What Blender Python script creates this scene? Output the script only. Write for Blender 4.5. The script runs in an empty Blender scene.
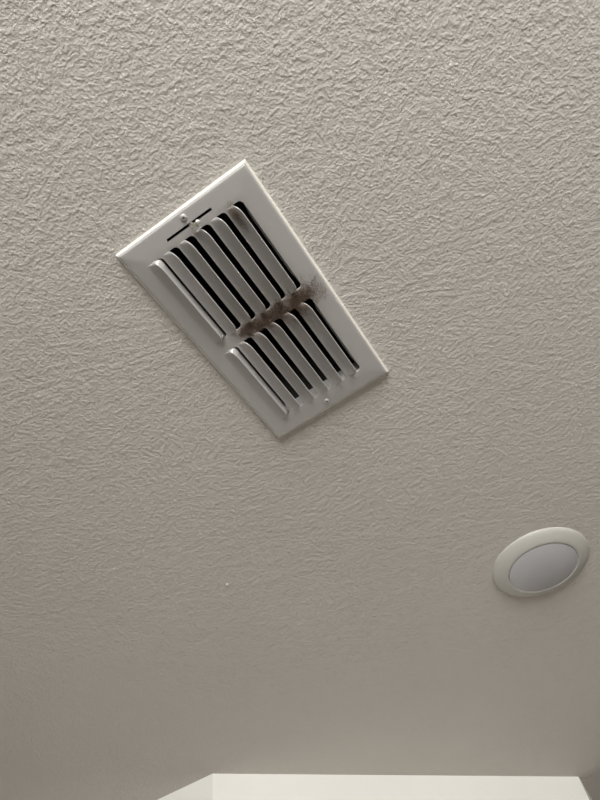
import bpy, bmesh, math, random
from mathutils import Matrix, Vector, noise

random.seed(7)
scene = bpy.context.scene
COL = scene.collection
H = 2.44                      # ceiling height; x runs across the vent, y along it

# ---------------------------------------------------------------- camera
U = Vector([0.8308055581765031, 0.5135200935953681, 0.21461416070901115]); V = Vector([0.5429829357551198, -0.6631892242488442, -0.5151209414486733]); N = Vector([-0.12219515531223138, 0.5444971683250707, -0.8298139416183602])
cam_data = bpy.data.cameras.new('camera')
cam_data.sensor_fit = 'HORIZONTAL'
cam_data.sensor_width = 36.0
cam_data.lens = 594.606 * 36.0 / 600.0
cam_data.clip_start = 0.01
cam = bpy.data.objects.new('camera', cam_data)
COL.objects.link(cam)
CAM = Vector((0.15320, -0.30971, H - 0.72223))
rot = Matrix((U, V, N))       # camera axes expressed in the room's axes
cam.matrix_world = Matrix.Translation(CAM) @ rot.to_4x4()
scene.camera = cam

# ---------------------------------------------------------------- light and exposure
world = bpy.data.worlds.new('daylight')
scene.world = world
world.use_nodes = True
bg = world.node_tree.nodes['Background']
bg.inputs['Color'].default_value = (0.92, 0.96, 1.0, 1)
bg.inputs['Strength'].default_value = 1.0

WIN = (0.25, 2.00, 1.30, 2.32)         # window opening in the back wall: x0, x1, z0, z1
WALL_BACK_Y = -2.1
ld = bpy.data.lights.new('window_daylight', 'AREA')
ld.shape = 'RECTANGLE'
ld.size = WIN[1] - WIN[0]
ld.size_y = WIN[3] - WIN[2]
ld.energy = 158.0
ld.color = (1.0, 0.985, 0.95)
lo = bpy.data.objects.new('window_daylight', ld)
COL.objects.link(lo)
lo.location = ((WIN[0] + WIN[1]) / 2, WALL_BACK_Y - 0.16, (WIN[2] + WIN[3]) / 2)
lo.rotation_euler = (math.radians(90), 0, 0)      # shines along +y into the room

vs = scene.view_settings
scene.display_settings.display_device = 'sRGB'
vs.view_transform = 'Standard'
vs.look = 'None'
vs.exposure = -0.14
vs.gamma = 1.0
vs.use_curve_mapping = False

# ---------------------------------------------------------------- materials
def new_mat(name, color, rough=0.5, metal=0.0, spec=0.5):
    m = bpy.data.materials.new(name)
    m.use_nodes = True
    b = m.node_tree.nodes['Principled BSDF']
    b.inputs['Base Color'].default_value = (*color, 1)
    b.inputs['Roughness'].default_value = rough
    b.inputs['Metallic'].default_value = metal
    b.inputs['Specular IOR Level'].default_value = spec
    return m, m.node_tree, b

def nd(nt, kind, **inp):
    n = nt.nodes.new(kind)
    for k, v in inp.items():
        n.inputs[k.replace('_', ' ')].default_value = v
    return n

def ramp(nt, src, stops):
    r = nt.nodes.new('ShaderNodeValToRGB')
    e = r.color_ramp.elements
    while len(e) < len(stops):
        e.new(0.5)
    for el, (p, c) in zip(e, stops):
        el.position = p
        el.color = c if len(c) == 4 else (*c, 1)
    nt.links.new(src, r.inputs['Fac'])
    return r

def math_node(nt, op, a, b=None, c=None, clamp=False):
    n = nt.nodes.new('ShaderNodeMath')
    n.operation = op
    n.use_clamp = clamp
    for i, x in enumerate((a, b, c)):
        if x is None:
            continue
        if isinstance(x, (int, float)):
            n.inputs[i].default_value = x
        else:
            nt.links.new(x, n.inputs[i])
    return n.outputs[0]

def orange_peel(name, color, dist, scale=1.0, strength=1.0):
    """Sprayed plaster relief: wormy bumps a few millimetres across."""
    m, nt, b = new_mat(name, color, 0.85, spec=0.10)
    L = nt.links
    tc = nt.nodes.new('ShaderNodeTexCoord')
    n1 = nd(nt, 'ShaderNodeTexNoise', Scale=330.0 * scale, Detail=2.0, Roughness=0.5)
    n2 = nd(nt, 'ShaderNodeTexNoise', Scale=155.0 * scale, Detail=2.0, Roughness=0.5)
    n3 = nd(nt, 'ShaderNodeTexNoise', Scale=80.0 * scale, Detail=1.5, Roughness=0.5)
    n4 = nd(nt, 'ShaderNodeTexNoise', Scale=36.0 * scale, Detail=1.0, Roughness=0.5)
    for n in (n1, n2, n3, n4):
        L.new(tc.outputs['Object'], n.inputs['Vector'])
    r1 = ramp(nt, n1.outputs['Fac'], [(0.40, (0, 0, 0)), (0.68, (1, 1, 1))])
    r1.color_ramp.interpolation = 'EASE'
    r2 = ramp(nt, n2.outputs['Fac'], [(0.42, (0, 0, 0)), (0.68, (1, 1, 1))])
    r2.color_ramp.interpolation = 'EASE'
    r3 = ramp(nt, n3.outputs['Fac'], [(0.40, (0, 0, 0)), (0.62, (1, 1, 1))])
    r3.color_ramp.interpolation = 'EASE'
    h = math_node(nt, 'MULTIPLY_ADD', r1.outputs['Color'], 0.70, r2.outputs['Color'])
    h = math_node(nt, 'MULTIPLY_ADD', r3.outputs['Color'], 0.6, h)
    h = math_node(nt, 'MULTIPLY_ADD', n4.outputs['Fac'], 2.0, h)
    bump = nd(nt, 'ShaderNodeBump', Strength=strength, Distance=dist)
    L.new(h, bump.inputs['Height'])
    L.new(bump.outputs['Normal'], b.inputs['Normal'])
    # faint unevenness of the paint itself
    big = nd(nt, 'ShaderNodeTexNoise', Scale=2.2, Detail=3.0, Roughness=0.5)
    L.new(tc.outputs['Object'], big.inputs['Vector'])
    c = Vector(color)
    rc = ramp(nt, big.outputs['Fac'], [(0.3, tuple(c * 0.975)), (0.7, tuple(c * 1.02))])
    L.new(rc.outputs['Color'], b.inputs['Base Color'])
    return m

M = {}
M['ceiling'] = orange_peel('ceiling_plaster', (0.62, 0.592, 0.555), 0.00047)
M['wall'] = orange_peel('white_wall_paint', (0.88, 0.87, 0.835), 0.0001, 0.8)
M['room_wall'] = orange_peel('room_wall_paint', (0.30, 0.285, 0.27), 0.0003, 0.8)
M['side_wall'] = orange_peel('side_wall_paint', (0.72, 0.69, 0.65), 0.0003, 0.8)
M['bead'] = new_mat('bright_edge_cream', (0.86, 0.84, 0.78), 0.4)[0]  # lighter than the enamel, so the added bead brightens the plate's edge
M['light_trim'] = new_mat('light_trim_plastic', (0.52, 0.51, 0.475), 0.45)[0]
M['diffuser'] = new_mat('frosted_diffuser', (0.50, 0.50, 0.52), 0.35)[0]
M['duct'] = new_mat('shaded_duct_metal', (0.02, 0.019, 0.018), 0.7)[0]  # near-black stands in for the unlit inside of the duct
M['frame'] = new_mat('window_frame_vinyl', (0.8, 0.8, 0.78), 0.4)[0]
M['screw'] = new_mat('painted_screw', (0.72, 0.70, 0.66), 0.22, 0.35)[0]
M['recess'] = new_mat('screw_recess', (0.03, 0.03, 0.03), 0.8)[0]
M['lever'] = new_mat('lever_metal', (0.62, 0.59, 0.52), 0.3, 0.4)[0]
M['dust'] = new_mat('brown_dust', (0.16, 0.12, 0.095), 1.0, spec=0.1)[0]

m, nt, b = new_mat('floor_planks', (0.40, 0.33, 0.26), 0.5)
tc = nt.nodes.new('ShaderNodeTexCoord')
fn = nd(nt, 'ShaderNodeTexNoise', Scale=6.0, Detail=5.0)
mp = nd(nt, 'ShaderNodeMapping', Scale=(1, 12, 1))
nt.links.new(tc.outputs['Object'], mp.inputs['Vector'])
nt.links.new(mp.outputs['Vector'], fn.inputs['Vector'])
rr = ramp(nt, fn.outputs['Fac'], [(0.3, (0.15, 0.13, 0.11)), (0.7, (0.22, 0.19, 0.165))])
nt.links.new(rr.outputs['Color'], b.inputs['Base Color'])
M['floor'] = m

m = bpy.data.materials.new('window_glass')
m.use_nodes = True
nt = m.node_tree
nt.nodes.clear()
out = nt.nodes.new('ShaderNodeOutputMaterial')
mix = nt.nodes.new('ShaderNodeMixShader')
mix.inputs['Fac'].default_value = 0.06
tr = nt.nodes.new('ShaderNodeBsdfTransparent')
gl = nt.nodes.new('ShaderNodeBsdfGlossy')
gl.inputs['Roughness'].default_value = 0.02
nt.links.new(tr.outputs[0], mix.inputs[1])
nt.links.new(gl.outputs[0], mix.inputs[2])
nt.links.new(mix.outputs[0], out.inputs['Surface'])
M['glass'] = m

def vent_paint():
    """Off-white enamel; brown dust has settled along the bar between the louver banks."""
    m, nt, b = new_mat('vent_enamel', (0.455, 0.443, 0.432), 0.27, 0.0, 0.85)
    L = nt.links
    tc = nt.nodes.new('ShaderNodeTexCoord')
    sep = nt.nodes.new('ShaderNodeSeparateXYZ')
    L.new(tc.outputs['Object'], sep.inputs[0])
    x, y = sep.outputs['X'], sep.outputs['Y']
    wob = nd(nt, 'ShaderNodeTexNoise', Scale=55.0, Detail=4.0, Roughness=0.6)
    L.new(tc.outputs['Object'], wob.inputs['Vector'])
    fine = nd(nt, 'ShaderNodeTexNoise', Scale=330.0, Detail=4.0, Roughness=0.7)
    L.new(tc.outputs['Object'], fine.inputs['Vector'])
    # distance from the dirty line y = -0.001 + 0.09 * x
    line = math_node(nt, 'MULTIPLY_ADD', x, 0.07, -0.0005)
    dy = math_node(nt, 'ABSOLUTE', math_node(nt, 'SUBTRACT', y, line))
    wn = math_node(nt, 'MULTIPLY_ADD', wob.outputs['Fac'], 0.016, -0.008)
    dy = math_node(nt, 'ADD', dy, wn)
    mr = nd(nt, 'ShaderNodeMapRange', From_Min=0.017, From_Max=0.004, To_Min=0.0, To_Max=1.0)
    L.new(dy, mr.inputs['Value'])
    mx = nd(nt, 'ShaderNodeMapRange', From_Min=-0.052, From_Max=-0.018, To_Min=0.0, To_Max=1.0)
    L.new(x, mx.inputs['Value'])
    mx2 = nd(nt, 'ShaderNodeMapRange', From_Min=0.092, From_Max=0.050, To_Min=0.0, To_Max=1.0)
    L.new(x, mx2.inputs['Value'])
    band = math_node(nt, 'MULTIPLY', math_node(nt, 'MULTIPLY', mr.outputs[0], mx.outputs[0]), mx2.outputs[0])
    # second small patch at the top of the last louver
    px = math_node(nt, 'ABSOLUTE', math_node(nt, 'SUBTRACT', x, 0.053))
    py = math_node(nt, 'ABSOLUTE', math_node(nt, 'SUBTRACT', y, -0.131))
    pd = math_node(nt, 'ADD', math_node(nt, 'ADD', px, math_node(nt, 'MULTIPLY', py, 0.35)), wn)
    pm = nd(nt, 'ShaderNodeMapRange', From_Min=0.011, From_Max=0.001, To_Min=0.0, To_Max=0.75)
    L.new(pd, pm.inputs['Value'])
    # light haze along the whole dirty side of both banks
    hz = nd(nt, 'ShaderNodeMapRange', From_Min=0.060, From_Max=0.0, To_Min=0.0, To_Max=0.42)
    L.new(dy, hz.inputs['Value'])
    hzx = math_node(nt, 'MULTIPLY', hz.outputs[0], mx.outputs[0])
    hzx = math_node(nt, 'MULTIPLY', hzx, mx2.outputs[0])
    tot = math_node(nt, 'MAXIMUM', math_node(nt, 'MAXIMUM', band, pm.outputs[0]), hzx)
    g = math_node(nt, 'MULTIPLY_ADD', fine.outputs['Fac'], 1.1, 0.30)
    tot = math_node(nt, 'MULTIPLY', tot, g, clamp=True)
    mixc = nt.nodes.new('ShaderNodeMix')
    mixc.data_type = 'RGBA'
    L.new(tot, mixc.inputs[0])
    mixc.inputs[6].default_value = (0.455, 0.443, 0.432, 1)
    mixc.inputs[7].default_value = (0.20, 0.155, 0.125, 1)
    L.new(mixc.outputs[2], b.inputs['Base Color'])
    bp = nd(nt, 'ShaderNodeBump', Strength=0.25, Distance=0.0003)
    L.new(fine.outputs['Fac'], bp.inputs['Height'])
    L.new(bp.outputs['Normal'], b.inputs['Normal'])
    return m
M['vent'] = vent_paint()

# ---------------------------------------------------------------- helpers
def link(name, verts, faces, mat, parent=None, smooth=False, angle=None):
    me = bpy.data.meshes.new(name)
    me.from_pydata([tuple(v) for v in verts], [], faces)
    me.validate()
    bm = bmesh.new()
    bm.from_mesh(me)
    bmesh.ops.remove_doubles(bm, verts=bm.verts, dist=1e-6)
    bmesh.ops.recalc_face_normals(bm, faces=bm.faces)
    bm.to_mesh(me)
    bm.free()
    if smooth:
        for p in me.polygons:
            p.use_smooth = True
        if angle:
            me.set_sharp_from_angle(angle=math.radians(angle))
    me.materials.append(M[mat])
    o = bpy.data.objects.new(name, me)
    COL.objects.link(o)
    if parent:
        o.parent = parent
    return o

def thing(name, loc, label, cat):
    o = bpy.data.objects.new(name, None)
    COL.objects.link(o)
    o.location = loc
    o.empty_display_size = 0.05
    o['label'] = label
    o['category'] = cat
    return o

def struct(o):
    o['kind'] = 'structure'
    return o

def box(v, f, x0, x1, y0, y1, z0, z1):
    k = len(v)
    v += [(x, y, z) for z in (z0, z1) for y in (y0, y1) for x in (x0, x1)]
    for q in ((0, 1, 3, 2), (4, 6, 7, 5), (0, 4, 5, 1), (2, 3, 7, 6), (0, 2, 6, 4), (1, 5, 7, 3)):
        f.append(tuple(k + i for i in q))

def lathe(v, f, prof, seg=96, c=(0, 0)):
    """prof: (radius, z) pairs; a radius of 0 closes to a point."""
    rings = []
    for r, z in prof:
        if r <= 1e-9:
            rings.append([len(v)])
            v.append((c[0], c[1], z))
        else:
            rings.append(list(range(len(v), len(v) + seg)))
            v += [(c[0] + r * math.cos(2 * math.pi * i / seg), c[1] + r * math.sin(2 * math.pi * i / seg), z) for i in range(seg)]
    for a, b in zip(rings, rings[1:]):
        for i in range(seg):
            j = (i + 1) % seg
            if len(a) == 1 and len(b) == 1:
                continue
            if len(a) == 1:
                f.append((a[0], b[i], b[j]))
            elif len(b) == 1:
                f.append((a[i], a[j], b[0]))
            else:
                f.append((a[i], a[j], b[j], b[i]))

def sm(t):
    t = max(0.0, min(1.0, t))
    return t * t * (3 - 2 * t)

# ---------------------------------------------------------------- the room
A = (-0.789, 0.907)            # chamfered outside corner: its two vertical edges
B = (-0.1015, 1.6990)
X0, X1, Y1 = -2.8, 2.9, 4.0
T = 0.12
HX, HY = 0.081, 0.158          # half size of the duct opening in the ceiling

def prism(name, poly, z0, z1, mat):
    n = len(poly)
    v = [(x, y, z0) for x, y in poly] + [(x, y, z1) for x, y in poly]
    f = [tuple(range(n)), tuple(range(2 * n - 1, n - 1, -1))]
    f += [(i, (i + 1) % n, n + (i + 1) % n, n + i) for i in range(n)]
    return struct(link(name, v, f, mat))

# ceiling: slab with the opening for the duct cut out of it
v, f = [], []
xs = [X0 - T, -HX, HX, X1 + T]
ys = [WALL_BACK_Y - T, -HY, HY, Y1 + T]
for k, z in enumerate((0.0, 0.09)):
    for y in ys:
        for x in xs:
            v.append((x, y, z))
idx = lambda i, j, k: k * 16 + j * 4 + i
for i in range(3):
    for j in range(3):
        if (i, j) == (1, 1):
            continue
        for k in (0, 1):
            f.append((idx(i, j, k), idx(i + 1, j, k), idx(i + 1, j + 1, k), idx(i, j + 1, k)))
for (a, b2) in (((1, 1), (2, 1)), ((2, 1), (2, 2)), ((2, 2), (1, 2)), ((1, 2), (1, 1))):
    f.append((idx(*a, 0), idx(*b2, 0), idx(*b2, 1), idx(*a, 1)))
for i in range(3):
    f.append((idx(i, 0, 0), idx(i + 1, 0, 0), idx(i + 1, 0, 1), idx(i, 0, 1)))
    f.append((idx(i, 3, 0), idx(i + 1, 3, 0), idx(i + 1, 3, 1), idx(i, 3, 1)))
    f.append((idx(0, i, 0), idx(0, i + 1, 0), idx(0, i + 1, 1), idx(0, i, 1)))
    f.append((idx(3, i, 0), idx(3, i + 1, 0), idx(3, i + 1, 1), idx(3, i, 1)))
ceiling = struct(link('ceiling', v, f, 'ceiling'))
ceiling.location = (0, 0, H)

prism('floor', [(X0 - T, WALL_BACK_Y - T), (X1 + T, WALL_BACK_Y - T), (X1 + T, Y1 + T), (X0 - T, Y1 + T)], -0.1, 0.0, 'floor')
# white chamfered corner: three faces, mitred at the vertical edges
d = T
nx, ny = (A[1] - B[1]), (B[0] - A[0])
ln = math.hypot(nx, ny)
nx, ny = nx / ln, ny / ln                       # points into the wall's body
tA = (A[0] + d * (1 - ny) / nx, A[1] + d)
tB = (B[0] - d, B[1] + (d - d * (-nx)) / ny)
prism('wall_front', [A, B, tB, tA], 0, H, 'wall')
prism('wall_left', [A, tA, (X0, A[1] + d), (X0, A[1])], 0, H, 'wall')
BX = B[0] - 0.20            # the right-hand face runs very slightly off square
prism('wall_right', [B, (BX, Y1), (BX - d, Y1), tB], 0, H, 'wall')
prism('wall_far', [(BX - d, Y1), (X1, Y1), (X1, Y1 + T), (BX - d, Y1 + T)], 0, H, 'room_wall')
prism('wall_side', [(X1, WALL_BACK_Y - T), (X1 + T, WALL_BACK_Y - T), (X1 + T, Y1 + T), (X1, Y1 + T)], 0, H, 'side_wall')
prism('wall_hall', [(X0 - T, WALL_BACK_Y - T), (X0, WALL_BACK_Y - T), (X0, A[1] + d), (X0 - T, A[1] + d)], 0, H, 'room_wall')
v, f = [], []
yb0, yb1 = WALL_BACK_Y - T, WALL_BACK_Y
box(v, f, X0, WIN[0], yb0, yb1, 0, H)
box(v, f, WIN[1], X1, yb0, yb1, 0, H)
box(v, f, WIN[0], WIN[1], yb0, yb1, 0, WIN[2])
box(v, f, WIN[0], WIN[1], yb0, yb1, WIN[3], H)
struct(link('wall_back', v, f, 'room_wall'))
v, f = [], []
g = 0.045
ya, yb = yb0 + 0.02, yb0 + 0.08
box(v, f, WIN[0], WIN[0] + g, ya, yb, WIN[2], WIN[3])
box(v, f, WIN[1] - g, WIN[1], ya, yb, WIN[2], WIN[3])
box(v, f, WIN[0] + g, WIN[1] - g, ya, yb, WIN[2], WIN[2] + g)
box(v, f, WIN[0] + g, WIN[1] - g, ya, yb, WIN[3] - g, WIN[3])
xm = (WIN[0] + WIN[1]) / 2
box(v, f, xm - g / 2, xm + g / 2, ya, yb, WIN[2] + g, WIN[3] - g)
win = struct(link('window_1', v, f, 'frame'))
for xa, xb in ((WIN[0] + g, xm - g / 2), (xm + g / 2, WIN[1] - g)):
    v, f = [], []
    box(v, f, xa, xb, (ya + yb) / 2 - 0.002, (ya + yb) / 2 + 0.002, WIN[2] + g, WIN[3] - g)
    link('pane', v, f, 'glass', win)

# small paint nib hanging from the ceiling plaster
v, f = [], []
lathe(v, f, [(0.0026, 0.001), (0.0024, -0.001), (0.0015, -0.0034), (0.0, -0.0046)], 14, (-0.3545, 0.3885))
nib = link('paint_drip', v, f, 'light_trim', ceiling, True)

# ---------------------------------------------------------------- ceiling vent
vent = thing('ceiling_vent', (-0.0002, -0.0008, H),
             'white rectangular metal air vent with dusty louvers in the textured ceiling', 'vent')
PW, PL = 0.0948, 0.1736        # half size of the face plate
RIM, BANK = 0.0068, 0.0088     # depth below the ceiling at the rim and at the louver banks

def plate_depth(x, y):
    e = min((PW - abs(x)) / 0.022, (PL - abs(y)) / 0.024)
    return RIM + (BANK - RIM) * max(0.0, min(1.0, e))

PITCH = 0.02378
RIGHT = [-0.0515 + PITCH * i for i in range(6)]       # right side of each opening
LEFT = [r - PITCH + 0.0018 for r in RIGHT]            # left side, where the louver is rooted
EDGE = [-0.0582 + PITCH * i for i in range(6)]        # free edge of each louver
BANKS = [(-0.1440, -0.0100), (0.0078, 0.1440)]
RISE = 0.0100

def cell_ring(v, f, hole, cell, rad):
    """Plate metal between the rectangle cell and the rounded opening hole, with a curled inner edge."""
    hx0, hx1, hy0, hy1 = hole
    cx0, cx1, cy0, cy1 = cell
    inner, outer = [], []
    K = 8
    corners = [(hx1 - rad, hy1 - rad, 0, cx1, cy1), (hx0 + rad, hy1 - rad, 1, cx0, cy1),
               (hx0 + rad, hy0 + rad, 2, cx0, cy0), (hx1 - rad, hy0 + rad, 3, cx1, cy0)]
    def mid(a, b, n):
        return [a + (b - a) * i / n for i in range(1, n)]
    for q, (ax, ay, k, qx, qy) in enumerate(corners):
        for i in range(K + 1):
            th = math.pi / 2 * (k + i / K)
            inner.append((ax + rad * math.cos(th), ay + rad * math.sin(th)))
            t = i / K
            # outer point runs round the cell's corner, meeting it at the halfway point
            if k % 2 == 0:
                o = (qx, ay + (qy - ay) * min(1, 2 * t)) if t <= 0.5 else (qx + (ax - qx) * (2 * t - 1), qy)
            else:
                o = (ax + (qx - ax) * min(1, 2 * t), qy) if t <= 0.5 else (qx, qy + (ay - qy) * (2 * t - 1))
            outer.append(o)
        nax, nay, nk, nqx, nqy = corners[(q + 1) % 4]
        n = 12 if k % 2 else 3
        p0, p1 = inner[-1], (nax + rad * math.cos(math.pi / 2 * (k + 1)), nay + rad * math.sin(math.pi / 2 * (k + 1)))
        o0 = outer[-1]
        o1 = (nax, nqy) if k % 2 == 0 else (nqx, nay)
        for i in range(1, n):
            t = i / n
            inner.append((p0[0] + (p1[0] - p0[0]) * t, p0[1] + (p1[1] - p0[1]) * t))
            outer.append((o0[0] + (o1[0] - o0[0]) * t, o0[1] + (o1[1] - o0[1]) * t))
    n = len(inner)
    k = len(v)
    v += [(x, y, -plate_depth(x, y)) for x, y in outer]
    v += [(x, y, -plate_depth(x, y)) for x, y in inner]
    # curl: the edge of the opening turns back up into the duct
    mx, my = (hx0 + hx1) / 2, (hy0 + hy1) / 2
    for step, (ins, up) in enumerate(((0.0004, 0.0007), (0.0006, 0.0022))):
        for x, y in inner:
            dx = max(-1, min(1, (mx - x) / 0.002)); dy = max(-1, min(1, (my - y) / 0.002))
            v.append((x + dx * ins, y + dy * ins, -plate_depth(x, y) + up))
    for i in range(n):
        j = (i + 1) % n
        for s in range(3):
            f.append((k + s * n + i, k + s * n + j, k + (s + 1) * n + j, k + (s + 1) * n + i))
    return outer

v, f = [], []
RAD = 0.0055
for (y0, y1) in BANKS:
    for i in range(6):
        xa = LEFT[i] - 0.0009
        xb = RIGHT[i] + 0.0009
        cell_ring(v, f, (LEFT[i], RIGHT[i], y0, y1), (xa, xb, y0 - 0.002, y1 + 0.002), RAD)
# the plate turns up into the duct along the last opening of each bank
for (y0, y1) in BANKS:
    k = len(v)
    n_ = 14
    for q in range(n_ + 1):
        y = y0 + 0.002 + (y1 - y0 - 0.004) * q / n_
        w_ = 0.0030 * min(1.0, math.sin(math.pi * q / n_) * 2.2)
        rr_ = RIGHT[5] - 0.0004 - (0.0015 if q in (0, n_) else 0)
        v += [(rr_, y, -BANK + 0.0008), (rr_ - w_ * 0.5, y, -BANK + 0.0026), (rr_ - w_, y, -BANK + 0.0060)]
    for q in range(n_):
        for c_ in (0, 1):
            a = k + q * 3 + c_
            f.append((a, a + 1, a + 4, a + 3))
# flat margins of the plate (fine strips; the adjustment slot is left open)
bx0, bx1 = LEFT[0] - 0.0009, RIGHT[5] + 0.0009
by = [BANKS[0][0] - 0.002, BANKS[0][1] + 0.002, BANKS[1][0] - 0.002, BANKS[1][1] + 0.002]
SLOT = (-0.0335, 0.0325, -0.1566, -0.1534)
def quad(x0, x1, y0, y1):
    k = len(v)
    for x, y in ((x0, y0), (x1, y0), (x1, y1), (x0, y1)):
        v.append((x, y, -plate_depth(x, y)))
    f.append((k, k + 1, k + 2, k + 3))
def seq(a, b, step):
    n = max(1, int(round((b - a) / step)))
    return [a + (b - a) * i / n for i in range(n + 1)]
BV = 0.0024
gx = sorted(set([round(t, 7) for t in seq(-PW + BV, bx0, 0.003) + seq(bx0, SLOT[0], 0.006) + seq(SLOT[0], SLOT[1], 0.006) + seq(SLOT[1], bx1, 0.006) + seq(bx1, PW - BV, 0.003)]))
gy = sorted(set([round(t, 7) for t in seq(-PL + BV, SLOT[2], 0.003) + [SLOT[3]] + seq(SLOT[3], by[0], 0.003) + seq(by[0], by[1], 0.008) + seq(by[1], by[2], 0.004) + seq(by[2], by[3], 0.008) + seq(by[3], PL - BV, 0.003)]))
for x0, x1 in zip(gx, gx[1:]):
    for y0, y1 in zip(gy, gy[1:]):
        cx, cy = (x0 + x1) / 2, (y0 + y1) / 2
        if bx0 < cx < bx1 and (by[0] < cy < by[1] or by[2] < cy < by[3]):
            continue
        if SLOT[0] < cx < SLOT[1] and SLOT[2] < cy < SLOT[3]:
            continue
        quad(x0, x1, y0, y1)
# rolled rim of the plate, down to the ceiling
loop0 = [(x, -PL + BV) for x in gx] + [(PW - BV, y) for y in gy[1:]] + [(x, PL - BV) for x in gx[::-1][1:]] + [(-PW + BV, y) for y in gy[::-1][1:-1]]
base = len(v)
m_ = len(loop0)
for out_, up in ((0.0, 0.0), (0.12, 0.0001), (0.45, 0.0010), (0.78, 0.0023), (1.0, None)):
    for x, y in loop0:
        sx = 1 if x >= PW - BV - 1e-7 else (-1 if x <= -PW + BV + 1e-7 else 0)
        sy = 1 if y >= PL - BV - 1e-7 else (-1 if y <= -PL + BV + 1e-7 else 0)
        z = -plate_depth(x, y) + up if up is not None else -0.0002
        v.append((x + sx * out_ * BV, y + sy * out_ * BV, z))
for s in range(4):
    for i in range(m_):
        j = (i + 1) % m_
        f.append((base + s * m_ + i, base + s * m_ + j, base + (s + 1) * m_ + j, base + (s + 1) * m_ + i))
link('face_plate', v, f, 'vent', vent, True, 40)

# cream bead added around the plate to give it a bright lit edge
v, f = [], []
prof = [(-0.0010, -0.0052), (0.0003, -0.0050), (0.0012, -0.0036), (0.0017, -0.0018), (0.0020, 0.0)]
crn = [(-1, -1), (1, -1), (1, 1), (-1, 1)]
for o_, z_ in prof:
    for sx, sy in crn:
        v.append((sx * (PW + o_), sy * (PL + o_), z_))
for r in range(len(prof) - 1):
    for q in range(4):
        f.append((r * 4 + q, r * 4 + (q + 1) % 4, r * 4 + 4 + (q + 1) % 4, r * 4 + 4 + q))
o_bead = link('bright_edge_bead', v, f, 'bead', vent)
o_bead['label'] = 'added cream bead giving the plate its bright edge'

def louver_surface(i, bank, s, y):
    """Point of the louver's outer face: s runs from its root to its free edge."""
    y0, y1 = BANKS[bank]
    dist = min(y - y0, y1 - y)
    LEN = 0.014
    q = max(0.0, 1 - dist / LEN)
    xe = EDGE[i] - 0.0080 * (1 - math.sqrt(max(0.0, 1 - q * q)))
    x = LEFT[i] + (xe - LEFT[i]) * s
    e = math.sqrt(max(0.0, 1 - q ** 2.2))
    g = 0.25 * s + 0.75 * s ** 1.6
    return Vector((x, y, -(BANK + RISE * e * g)))

def make_louver(i, bank):
    y0, y1 = BANKS[bank]
    S = 10
    ysq = []
    for k in range(17):
        ysq.append(0.5 * 0.030 * (1 - math.cos(math.pi / 2 * k / 16)) * 2)
    ysl = [y0 + a for a in ysq] + [y0 + 0.03 + (y1 - y0 - 0.06) * t / 6 for t in range(1, 6)] + [y1 - a for a in ysq[::-1]]
    v, f = [], []
    edge = [louver_surface(i, bank, 1.0, y) for y in ysl]
    def lip(r, k):
        """the free edge is rolled back towards the duct; the first louver has a wide return flange"""
        a, b4 = edge[max(0, r - 1)], edge[min(len(ysl) - 1, r + 1)]
        tx, ty = b4.x - a.x, b4.y - a.y
        l_ = math.hypot(tx, ty)
        nx_, ny_ = ty / l_, -tx / l_
        p = edge[r]
        if i == 0 and k == 3:
            return Vector((-0.0550, p.y, -(BANK - 0.0018)))
        o_, u_ = ((0.00045, 0.00010), (0.00085, 0.00045), (0.0010, 0.0011))[k - 1]
        return Vector((p.x + nx_ * o_, p.y + ny_ * o_, min(p.z + u_, -BANK + 0.001)))
    S0 = S
    S = S + 3
    n = S + 1
    for layer in (0, 1):
        for r, y in enumerate(ysl):
            for s in range(n):
                p = louver_surface(i, bank, s / S0, y) if s <= S0 else lip(r, s - S0)
                if layer:
                    p = p + Vector((-0.0003 if s > S0 else 0.0, 0, 0.0008))
                v.append(p)
    R = len(ysl)
    off = R * n
    for r in range(R - 1):
        for s in range(S):
            a = r * n + s
            f.append((a, a + 1, a + n + 1, a + n))
            f.append((off + a, off + a + n, off + a + n + 1, off + a + 1))
        a = r * n
        f.append((a, a + n, off + a + n, off + a))
        a = r * n + S
        f.append((a, off + a, off + a + n, a + n))
    for r in (0, R - 1):
        for s in range(S):
            a = r * n + s
            f.append((a, off + a, off + a + 1, a + 1))
    return link('louver', v, f, 'vent', vent, True, 35)
for bank in (0, 1):
    for i in range(6):
        make_louver(i, bank)

# white collar of the damper frame behind the plate
v, f = [], []
cl, cr, ct, cb = -0.0595, 0.0700, -0.1475, 0.1450
t = 0.0012
zc0, zc1 = -0.0068, 0.019
box(v, f, cl - t, cl, ct, cb, zc0, 0.004)
box(v, f, cr, cr + t, ct, cb, zc0, zc1)
box(v, f, cl - t, cr + t, cb, cb + t, zc0, zc1)
box(v, f, cl - t, cr + t, ct - t, ct, zc0, zc1)
link('damper_frame', v, f, 'vent', vent)
# sheet-metal duct above; its inner shade is put into the near-black colour
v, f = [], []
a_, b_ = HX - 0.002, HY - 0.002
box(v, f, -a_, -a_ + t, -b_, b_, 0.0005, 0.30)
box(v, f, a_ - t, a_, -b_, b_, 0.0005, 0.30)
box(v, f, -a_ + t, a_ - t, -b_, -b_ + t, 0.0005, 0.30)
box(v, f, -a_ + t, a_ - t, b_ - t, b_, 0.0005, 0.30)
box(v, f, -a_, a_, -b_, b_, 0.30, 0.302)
link('duct', v, f, 'duct', vent)

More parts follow.
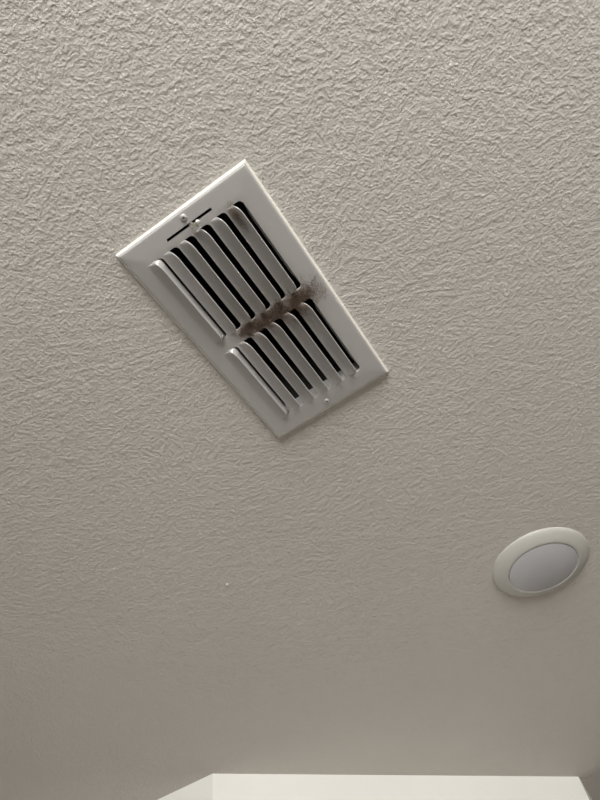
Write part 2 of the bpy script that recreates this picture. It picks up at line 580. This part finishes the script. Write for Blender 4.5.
def screw(x, y, ang, label=None):
    z0 = -plate_depth(x, y)
    v, f = [], []
    lathe(v, f, [(0.0020, 0.004), (0.0020, 0.0), (0.0040, 0.0), (0.0041, -0.0006), (0.0036, -0.0016), (0.0024, -0.0023), (0.0012, -0.0026), (0.0, -0.0027)], 24)
    o = link('screw', v, f, 'screw', vent, True, 60)
    o.location = (x, y, z0)
    o.rotation_euler = (0, 0, ang)
    v, f = [], []
    box(v, f, -0.0019, 0.0019, -0.00045, 0.00045, -0.00285, -0.0018)
    box(v, f, -0.00045, 0.00045, -0.0019, 0.0019, -0.00286, -0.0018)
    link('cross_recess', v, f, 'recess', o)
screw(-0.0003, -0.1655, 0.4)
screw(-0.0012, 0.1595, 0.1)

# damper lever poking out through the slot
v, f = [], []
path = [(0.0005, -0.1550, -0.010), (0.0010, -0.1550, 0.0060), (0.0020, -0.1545, 0.0115), (0.0040, -0.1532, 0.0140),
        (0.0070, -0.1512, 0.0150), (0.0095, -0.1497, 0.0148)]
for r, (x, y, dd) in enumerate(path):
    w = (0.0030, 0.0030, 0.0030, 0.0029, 0.0026, 0.0016)[r]
    th = 0.0008
    # across the strip, and through its thickness
    ax, ay = (0.8, 0.6) if r < 2 else (0.5, -0.86)
    for sa in (-1, 1):
        for sb in (-1, 1):
            if r < 2:
                v.append((x + ax * w * sa, y + 0.0006 * sb + ay * 0.0002 * sa, -dd))
            else:
                v.append((x + ax * w * sa, y + ay * w * sa, -(dd + th * sb)))
for r in range(len(path) - 1):
    a = r * 4
    for p, q in ((0, 1), (1, 3), (3, 2), (2, 0)):
        f.append((a + p, a + q, a + 4 + q, a + 4 + p))
e = (len(path) - 1) * 4
f += [(0, 1, 3, 2), (e, e + 2, e + 3, e + 1)]
lever = link('damper_lever', v, f, 'lever', vent)
v, f = [], []
lathe(v, f, [(0.0, -0.0022), (0.0016, -0.0020), (0.0027, -0.0012), (0.0030, 0.0), (0.0030, 0.0016), (0.0, 0.0016)], 20)
kn = link('lever_tip', v, f, 'screw', lever, True, 60)
kn.location = (0.0112, -0.1532, -0.0158)

# ---- fuzzy dust caught along the bar between the banks
def surf(x, y):
    z = plate_depth(x, y)
    for bank, (y0, y1) in enumerate(BANKS):
        if y0 < y < y1:
            for i in range(6):
                if LEFT[i] < x < RIGHT[i]:
                    best = None
                    dist = min(y - y0, y1 - y)
                    q = max(0.0, 1 - dist / 0.014)
                    xe = EDGE[i] - 0.008 * (1 - math.sqrt(max(0.0, 1 - q * q)))
                    if x > xe:
                        return None
                    s = (x - LEFT[i]) / (xe - LEFT[i])
                    return -louver_surface(i, bank, s, y).z
    return z
v, f = [], []
def fibre(x, y, ln, wd):
    z = surf(x, y)
    if z is None:
        return
    an = random.gauss(1.35, 0.55)
    dx, dy = math.cos(an) * ln, math.sin(an) * ln
    lift = random.uniform(0.0003, 0.0026)
    cxm, cym = x + dx * 0.5 + random.uniform(-.2, .2) * ln, y + dy * 0.5
    pts = [(x - dx / 2, y - dy / 2, z + 0.0002), (cxm - dx / 2, cym - dy / 2, z + 0.0003 + lift), (x + dx / 2, y + dy / 2, z + 0.0003 + lift * random.random())]
    px, py = -math.sin(an) * wd, math.cos(an) * wd
    k = len(v)
    for (a, b3, c) in pts:
        v.append((a - px, b3 - py, -c)); v.append((a + px, b3 + py, -c))
    f.append((k, k + 1, k + 3, k + 2)); f.append((k + 2, k + 3, k + 5, k + 4))
cnt = 0
while cnt < 5600:
    x = random.uniform(-0.045, 0.090)
    y = 0.0005 + 0.07 * x + random.gauss(0, 0.0045 + 0.0045 * sm((x + 0.01) / 0.08)) - 0.006 * sm((x - 0.05) / 0.03)
    w = sm((x + 0.045) / 0.03) * (1 - 0.88 * sm((x - 0.030) / 0.055))
    cl_ = noise.noise(Vector((x * 120, y * 120, 3.1)))
    if random.random() < w * (0.55 + 1.1 * cl_):
        fibre(x, y, random.uniform(0.0015, 0.0050), random.uniform(0.00008, 0.00018))
        cnt += 1
for k in range(260):
    fibre(0.052 + random.gauss(0, 0.0028), -0.132 + random.gauss(0, 0.008), random.uniform(0.001, 0.003), 0.0001)
dust = link('dust', v, f, 'dust', vent)
dust['kind'] = 'stuff'
dust['label'] = 'brown fuzzy dust along the bar between the two louver banks'

# ---------------------------------------------------------------- recessed light
lamp = thing('recessed_light', (0.1312, 0.7385, H),
             'round white ceiling downlight, switched off, with pale grey frosted diffuser', 'ceiling light')
v, f = [], []
lathe(v, f, [(0.060, 0.0), (0.0950, 0.0), (0.0953, -0.0016), (0.0942, -0.0034), (0.0910, -0.0058), (0.086, -0.0084), (0.080, -0.0110), (0.0740, -0.0130), (0.0700, -0.0138), (0.0680, -0.0137), (0.0672, -0.0130), (0.0668, -0.0100), (0.060, -0.0100), (0.060, 0.0)], 128)
link('trim_ring', v, f, 'light_trim', lamp, True, 50)
v, f = [], []
prof = [(0.0, -0.0090), (0.0666, -0.0102)]
for k in range(15):
    r = 0.0666 * (1 - k / 14)
    prof.append((r, -0.0132 - 0.0075 * (1 - (r / 0.0666) ** 2.2)))
lathe(v, f, prof, 128)
link('diffuser', v, f, 'diffuser', lamp, True, 60)
